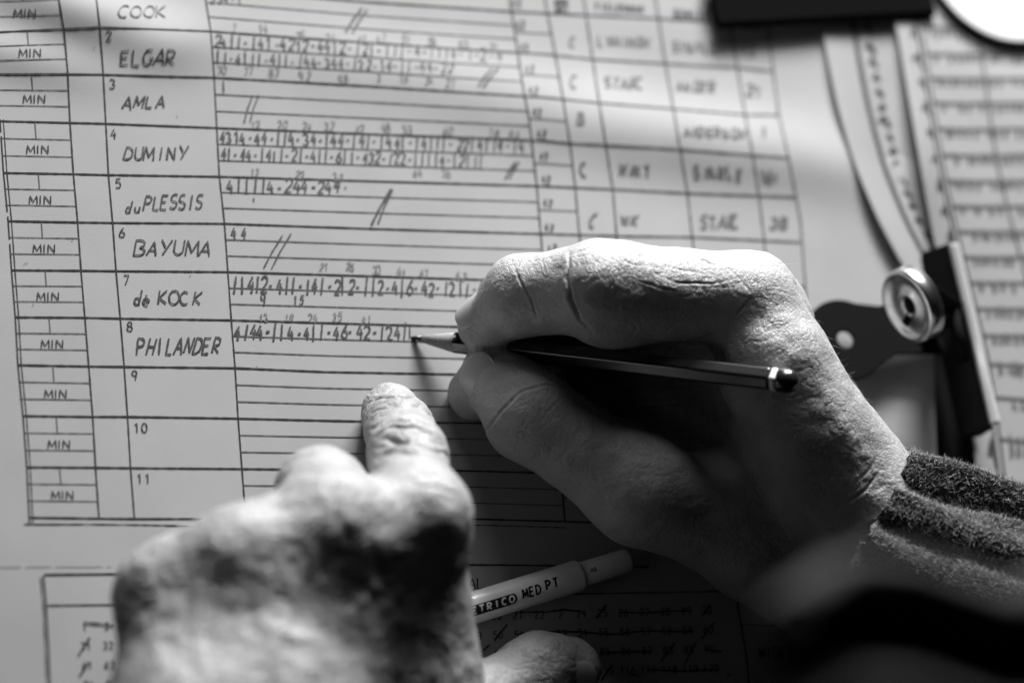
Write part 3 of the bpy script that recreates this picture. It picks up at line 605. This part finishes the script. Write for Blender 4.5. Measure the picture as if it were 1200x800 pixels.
# --- right hand
iT, iD, iP, iM = P(568, 380, 20), P(612, 346, 35), P(702, 338, 52), P(878, 352, 58)
tT, tI, tM, tC = P(578, 438, 17), P(622, 487, 25), P(752, 572, 29), P(892, 622, 22)
W1, W2 = P(978, 560, 42), P(965, 640, 16)
mT, mD, mP_, mM_ = P(556, 462, 8), P(628, 368, 13), P(738, 335, 36), P(890, 366, 42)
print('R index', mm(iT, iD), mm(iD, iP), mm(iP, iM), mm(iM, W1), 'thumb', mm(tT, tI), mm(tI, tM), mm(tM, tC), 'pinch', )
for nm_, q in (('iT', iT), ('tT', tT), ('tI', tI), ('mT', mT)):
    t = np.clip((q-T0)@pax, 0, PL); print(nm_, 'to pencil axis', mm(q, T0+pax*t))
rp = [
 (iT, iD, 8.3, 11.6, 3), (iD, iP, 11.8, 13.6, 3), (iP, iM, 14.2, 13.5, 3),
 (P(722, 350, 48), P(755, 368, 40), 15.0, 13.0, 4),                      # flesh of the first phalanx seen from the side
 (iM, P(910, 432, 56), 13.2, 15.5, 6), (P(910, 432, 56), P(946, 505, 50), 15.5, 17.5, 8), (P(946, 505, 50), W1, 17.5, 20, 8),
 (mT, mD, 8.0, 9.8, 3), (mD, mP_, 10.2, 11.5, 3), (mP_, mM_, 10.5, 13, 4), (mM_, P(950, 540, 26), 13, 20, 8),
 (P(660, 385, 8), P(770, 400, 22), 9.5, 12, 4), (P(660, 500, 8), P(760, 440, 14), 8, 9.5, 3), (P(760, 440, 14), P(895, 400, 20), 9.5, 12, 4), (P(895, 400, 20), P(950, 560, 18), 12, 16, 8),
 (P(720, 560, 8), P(800, 500, 10), 7.5, 9, 3), (P(800, 500, 10), P(890, 450, 14), 9, 12, 4), (P(890, 450, 14), P(930, 620, 16), 12, 15, 8),
 (tT, tI, 9.6, 12.6, 3), (P(600, 462, 22), tI, 11.2, 12.6, 3), (tI, tM, 12.6, 15, 5), (tM, tC, 15.5, 18, 8), (tC, W2, 18, 20, 10),
 (P(800, 470, 16), P(900, 520, 24), 15, 20, 8), (P(680, 425, 8), P(800, 460, 18), 9, 14, 6), (P(690, 470, 10), P(790, 500, 18), 9, 14, 6), (P(770, 500, 20), P(870, 560, 26), 13, 18, 8), (P(850, 420, 28), P(910, 500, 28), 15, 18, 8),
 (W1, P(1085, 690, 42), 20, 21, 8), (W2, P(1060, 740, 30), 20, 22, 10), (P(890, 650, 14), P(980, 695, 18), 13, 18, 10),
]
nailR = None
rc = [([(600, 307), (610, 330), (622, 352), (634, 380)], 1.6, .55), ([(667, 292), (665, 325), (668, 350), (680, 375), (698, 395)], 2.4, 1.6),
      ([(668, 297), (690, 290), (706, 284)], 1.3, .35), ([(672, 303), (695, 297)], 1.2, .25), ([(640, 318), (634, 300)], 1.2, .2),
      ([(740, 376), (748, 385), (742, 394), (732, 400)], 1.6, .3), ([(748, 385), (775, 394), (800, 372)], 1.6, .3), ([(790, 404), (830, 396), (870, 372)], 2.0, .3),
      ([(855, 383), (868, 362), (884, 346)], 1.2, .35), ([(830, 400), (850, 420)], 1.2, .25), ([(845, 375), (880, 402)], 1.2, .2), ([(790, 296), (815, 301), (838, 311), (862, 309)], 1.4, .4), ([(760, 318), (790, 330), (835, 332), (870, 324)], 1.4, .4), ([(775, 308), (800, 318), (842, 321)], 1.3, .3), ([(740, 326), (770, 338), (800, 342)], 1.3, .3), ([(720, 300), (742, 310), (770, 312)], 1.2, .25), ([(700, 300), (720, 312), (735, 330)], 1.2, .2),
      ([(552, 530), (562, 512), (590, 480), (612, 458), (640, 450), (668, 456)], 1.9, .7), ([(575, 540), (600, 500)], 1.4, .25), ([(600, 545), (612, 500)], 1.4, .2),
      ([(735, 477), (770, 473), (800, 470), (815, 462)], 1.9, .6), ([(745, 484), (775, 498), (800, 500), (820, 496)], 1.9, .7), ([(762, 460), (790, 452), (820, 452)], 1.6, .4),
      ([(1000, 566), (1018, 552), (1030, 536)], 2, .3), ([(990, 590), (1014, 574), (1036, 548)], 2, .35)]
ra = [((645, 480), (.75, .6), 45, 9, 7, .05, .1)]
rh, rv, rf = build_hand('right_hand', rp, [], rc, ra, person, seed=3, base=.00017)

# --- left hand
lT, lD, lP, lM = P(458, 484, 10), P(468, 503, 24), P(478, 534, 44), P(492, 606, 67)
print('L index', mm(lT, lD), mm(lD, lP), mm(lP, lM))
K = 11
lp = [
 (lT, lD, 9.0, 9.8, 3), (lD, lP, 9.8, 10.6, 3), (lP, lM, 10.6, 11.6, 4), (lM, P(475, 820, 37), 12.2, 18, K),
 (P(385, 616, 70), P(376, 576, 48), 13, 12.3, 5), (P(376, 576, 48), P(385, 600, 16), 12, 9, 3), (P(385, 616, 70), P(395, 820, 50), 13, 18, K),
 (P(283, 658, 67), P(282, 652, 48), 12.4, 11, 5), (P(282, 652, 48), P(300, 690, 14), 11, 9, 3), (P(283, 658, 67), P(310, 830, 63), 12.6, 18, K),
 (P(196, 697, 56), P(196, 688, 42), 11.5, 10, 5), (P(196, 688, 42), P(230, 720, 12), 10, 8, 3), (P(196, 697, 56), P(215, 860, 62), 12, 19, K),
 (P(240, 690, 60), P(262, 850, 62), 12.2, 17, K), (P(335, 652, 68), P(352, 830, 56), 12.4, 17, K), (P(438, 636, 66), P(438, 820, 41), 11.6, 17, K),
 (P(475, 820, 37), P(460, 1100, 24), 18, 26, K), (P(310, 830, 63), P(370, 1100, 46), 18, 26, K), (P(215, 860, 62), P(300, 1100, 50), 18, 24, K),
 (P(498, 700, 46), P(488, 860, 26), 12, 19, 8),
 (P(668, 783, 11.5), P(632, 785, 13), 9.2, 10.6, 3), (P(632, 785, 13), P(560, 835, 14), 10.8, 12, 4), (P(560, 835, 14), P(500, 930, 24), 12, 17, 8),
]
lc = [([(285, 722), (330, 740), (369, 749), (396, 784), (420, 830)], 9, -.6), ([(352, 650), (345, 690), (335, 730), (300, 800)], 9, -.6), ([(440, 640), (430, 700), (380, 750)], 9, -.6), ([(230, 670), (225, 730), (250, 800)], 8, -.4), ([(300, 800), (250, 830)], 8, -.35),
      ([(425, 545), (431, 556), (438, 548)], 2.5, .8), ([(170, 697), (182, 690)], 2.5, .8),
      ([(428, 473), (442, 466), (465, 464), (490, 465), (503, 475)], 2.2, 1.0), ([(436, 483), (460, 476), (490, 476), (512, 490)], 2.1, .9), ([(433, 503), (455, 495), (485, 491), (514, 504)], 2.3, 1.1),
      ([(448, 513), (458, 516), (470, 517), (482, 516), (494, 511)], 4.0, 2.0), ([(440, 510), (460, 501), (485, 499), (506, 510), (519, 526)], 2.5, 1.3), ([(438, 526), (462, 520), (490, 521), (520, 530), (534, 541)], 2.4, 1.1),
      ([(440, 536), (465, 530), (495, 531), (525, 545)], 2.2, .7), ([(470, 552), (500, 550), (532, 562)], 2.2, .6), ([(480, 570), (510, 568), (538, 582)], 2.2, .6)]
la = []
lh, lv, lf = build_hand('left_hand', lp, [], lc, la, person, seed=21, base=.00026, low=.8, m=mat('skin_toned_down', .27, .44, .5, sss=.1, var=.2, vscale=110,  # same skin coloured darker, so the left hand looks less brightly lit
           bump=[('noise', 220, .25, .0008), ('cells', 1250, .4, .00022), ('cells', 560, .3, .00022)]))

# --- nails: thin curved plates set on the finger ends
def nail(name, tip, back, up, width, length, parent, hgt, lift):
    t = unit(np.array(tip)-np.array(back)); u = unit(np.array(up)-t*np.dot(up, t)); w = np.cross(t, u); vs, fs, nu, nv = [], [], 13, 13
    for j in range(nv):
        for i in range(nu):
            a_ = (i/(nu-1)-.5)*2; b_ = j/(nv-1); wd = width/2*(1-.12*(1-b_)-.25*max(0, b_-.75)*4*.5*abs(a_)); ln = length*(b_-.25*a_*a_*(b_)*.6+ (-.10*(1-a_*a_))*(1-b_))
            vs.append(np.array(tip)+t*(ln-length*.72)+w*wd*a_*.96+u*(hgt*math.sqrt(max(0, 1-(a_*.86)**2))+lift-.0012*max(0, b_-.5)**2))
    fs = [(j*nu+i, j*nu+i+1, (j+1)*nu+i+1, (j+1)*nu+i) for j in range(nv-1) for i in range(nu-1)]
    return finish(link(name, vs, fs, NAIL, parent), solid=.0005, sub=1)
vd = lambda q: unit(CAM-q)
side = unit(P(540, 380, 21)-P(560, 380, 21))
nail('fingernail', iT, iD, side*1.0+np.array([0, .35, .25]), .0125, .0125, rh, .0052, .0038)
tside = unit(P(545, 440, 17)-P(575, 440, 17))
nail('thumbnail', tT, tI, vd(tT)*.75+tside*.75, .0155, .0150, rh, .0046, .0058)
nail('thumbnail', P(668, 783, 11.5), P(632, 785, 13), vd(P(668, 783, 11.5))*.75+unit(P(700, 790, 13)-P(668, 783, 11.5))*.1-np.array([0, .45, 0]), .0145, .0140, lh, .0045, .0052)

# --- short pale hairs on the back of the right hand and wrist
def strands(name, roots, dirs, lengths, rad, m, parent, bend=.5, seg=3):
    vs, fs = [], []
    for r_, d_, l_ in zip(roots, dirs, lengths):
        c_ = rng.normal(0, bend, 3); w_ = unit(np.cross(d_, rng.normal(0, 1, 3))); b0 = len(vs); d2 = d_.copy(); p_ = r_.copy(); w2 = np.cross(unit(d_), w_)
        for k in range(seg+1):
            rr = rad*(1-k/(seg+.3)); 
            for a_ in (0, 2.094, 4.189): vs.append(p_+(w_*math.cos(a_)+w2*math.sin(a_))*rr)
            d2 = unit(d2+c_/seg); p_ = p_+d2*l_/seg
        for k in range(seg):
            for i in range(3): fs.append((b0+k*3+i, b0+k*3+(i+1) % 3, b0+(k+1)*3+(i+1) % 3, b0+(k+1)*3+i))
    o = link(name, vs if len(vs) < 20000 else np.array(vs), fs, m, parent); return tag(o, kind='stuff')
N_ = vnormals(rv, rf); q = proj(rv)
sel = np.where((q[:, 0] > 700) & (q[:, 0] < 1050) & (q[:, 1] < 620) & (N_[:, 1] > .3))[0]; pick = rng.choice(sel, 260)
strands('arm_hair', rv[pick], [unit(N_[i]*.7+np.array([.4, -.7, .1])+rng.normal(0, .3, 3)) for i in pick], rng.uniform(.002, .006, len(pick)), .000035, HAIR, rh, .7, 5)

# ------------------------------------------------------------------ knitted sleeve
def sleeve(name, axis, radii, m, parent, ribs=0, rib_amp=.0, folds=(), nseg=160, nring=120, squash=.85):
    ax_ = np.array(axis); T = np.linspace(0, 1, nring); k = np.linspace(0, 1, len(ax_)); C = np.stack([np.interp(T, k, ax_[:, c_]) for c_ in range(3)], 1); Rr = np.interp(T, k, radii)
    for _ in range(6): C[1:-1] = (C[:-2]+C[2:]+2*C[1:-1])/4; Rr[1:-1] = (Rr[:-2]+Rr[2:]+2*Rr[1:-1])/4
    tan = np.gradient(C, axis=0); vs = []
    for j in range(nring):
        t = unit(tan[j]); u = unit(np.cross(t, [0, 0, 1])); w = np.cross(u, t)
        for i in range(nseg):
            a_ = 2*math.pi*i/nseg; r_ = Rr[j]+rib_amp*math.cos(ribs*a_)*(1 if ribs else 0)
            for (fa, fw, fd, tw) in folds: r_ += fd*math.exp(-(((a_-fa-tw*T[j]+math.pi) % (2*math.pi)-math.pi)/fw)**2)
            r_ += .0018*mnoise.noise(Vector((math.cos(a_)*2, math.sin(a_)*2, T[j]*6)))
            vs.append(C[j]+u*math.cos(a_)*r_+w*math.sin(a_)*r_*squash)
    # turned-in hem
    t = unit(tan[0])
    for i in range(nseg): vs.append(C[0]+(vs[i]-C[0])*.86+t*.004)
    b0 = nring*nseg
    for i in range(nseg): vs.append(C[0]+(vs[i]-C[0])*.80+t*.03)
    fs = [(j*nseg+i, j*nseg+(i+1) % nseg, (j+1)*nseg+(i+1) % nseg, (j+1)*nseg+i) for j in range(nring-1) for i in range(nseg)]
    fs += [(b0+i, b0+(i+1) % nseg, (i+1) % nseg, i) for i in range(nseg)]+[(b0+nseg+i, b0+nseg+(i+1) % nseg, b0+(i+1) % nseg, b0+i) for i in range(nseg)]
    return link(name, vs, fs, m, parent), np.array(vs), np.array(fs)
sl, sv, sf_ = sleeve('sleeve', [P(1006, 618, 42), P(1100, 678, 44), P(1220, 745, 52), P(1400, 850, 70)], [.028, .034, .041, .05], WOOL, person, ribs=22, rib_amp=.0008, folds=[(1.9, .10, -.007, .5), (2.45, .10, -.006, .4), (1.35, .10, -.006, .3), (2.2, .10, .004, .4), (.9, .12, -.006, -.3)])
N2 = vnormals(sv, sf_)
fi = rng.integers(0, len(sf_), 60000); bw = rng.dirichlet(np.ones(4), len(fi)); rt = (sv[sf_[fi]]*bw[:, :, None]).sum(1); nr = (N2[sf_[fi]]*bw[:, :, None]).sum(1)
sgn = np.sign(((rt-P(1150, 705, 46))*nr).sum()); nr = nr*sgn; print('sleeve normal', sgn)
keep = (nr[:, 2] > -.4); rt, nr = rt[keep], nr[keep]
strands('wool_fuzz', rt, [unit(n_+rng.normal(0, .9, 3)) for n_ in nr], rng.uniform(.0008, .0022, len(rt)), .00013, FIBRE, sl, .9, 3)
# near fold of the jumper, close to the camera
vs, nu, nv = [], 90, 70
for j in range(nv):
    for i in range(nu):
        a_, b_ = i/(nu-1), j/(nv-1); x = 945+a_*420
        top = float(np.interp(x, [925, 950, 985, 1040, 1100, 1150, 1200, 1300, 1350], [735, 680, 655, 660, 678, 692, 680, 650, 640]))
        q_ = P(x, top+b_*230, 330); z = .010*math.cos(2*math.pi*(b_-.14)/.60+.25*math.sin(a_*7))-.010*(1-min(1, b_*9))**2-.008*(1-min(1, a_*8))**2
        vs.append(q_+np.array([0, 0, z]))
fs = [(j*nu+i, (j+1)*nu+i, (j+1)*nu+i+1, j*nu+i+1) for j in range(nv-1) for i in range(nu-1)]
finish(link('jumper_front', vs, fs, mat('grey_cloth', .045, .9, .2, var=.2, vscale=80), person), solid=.003)
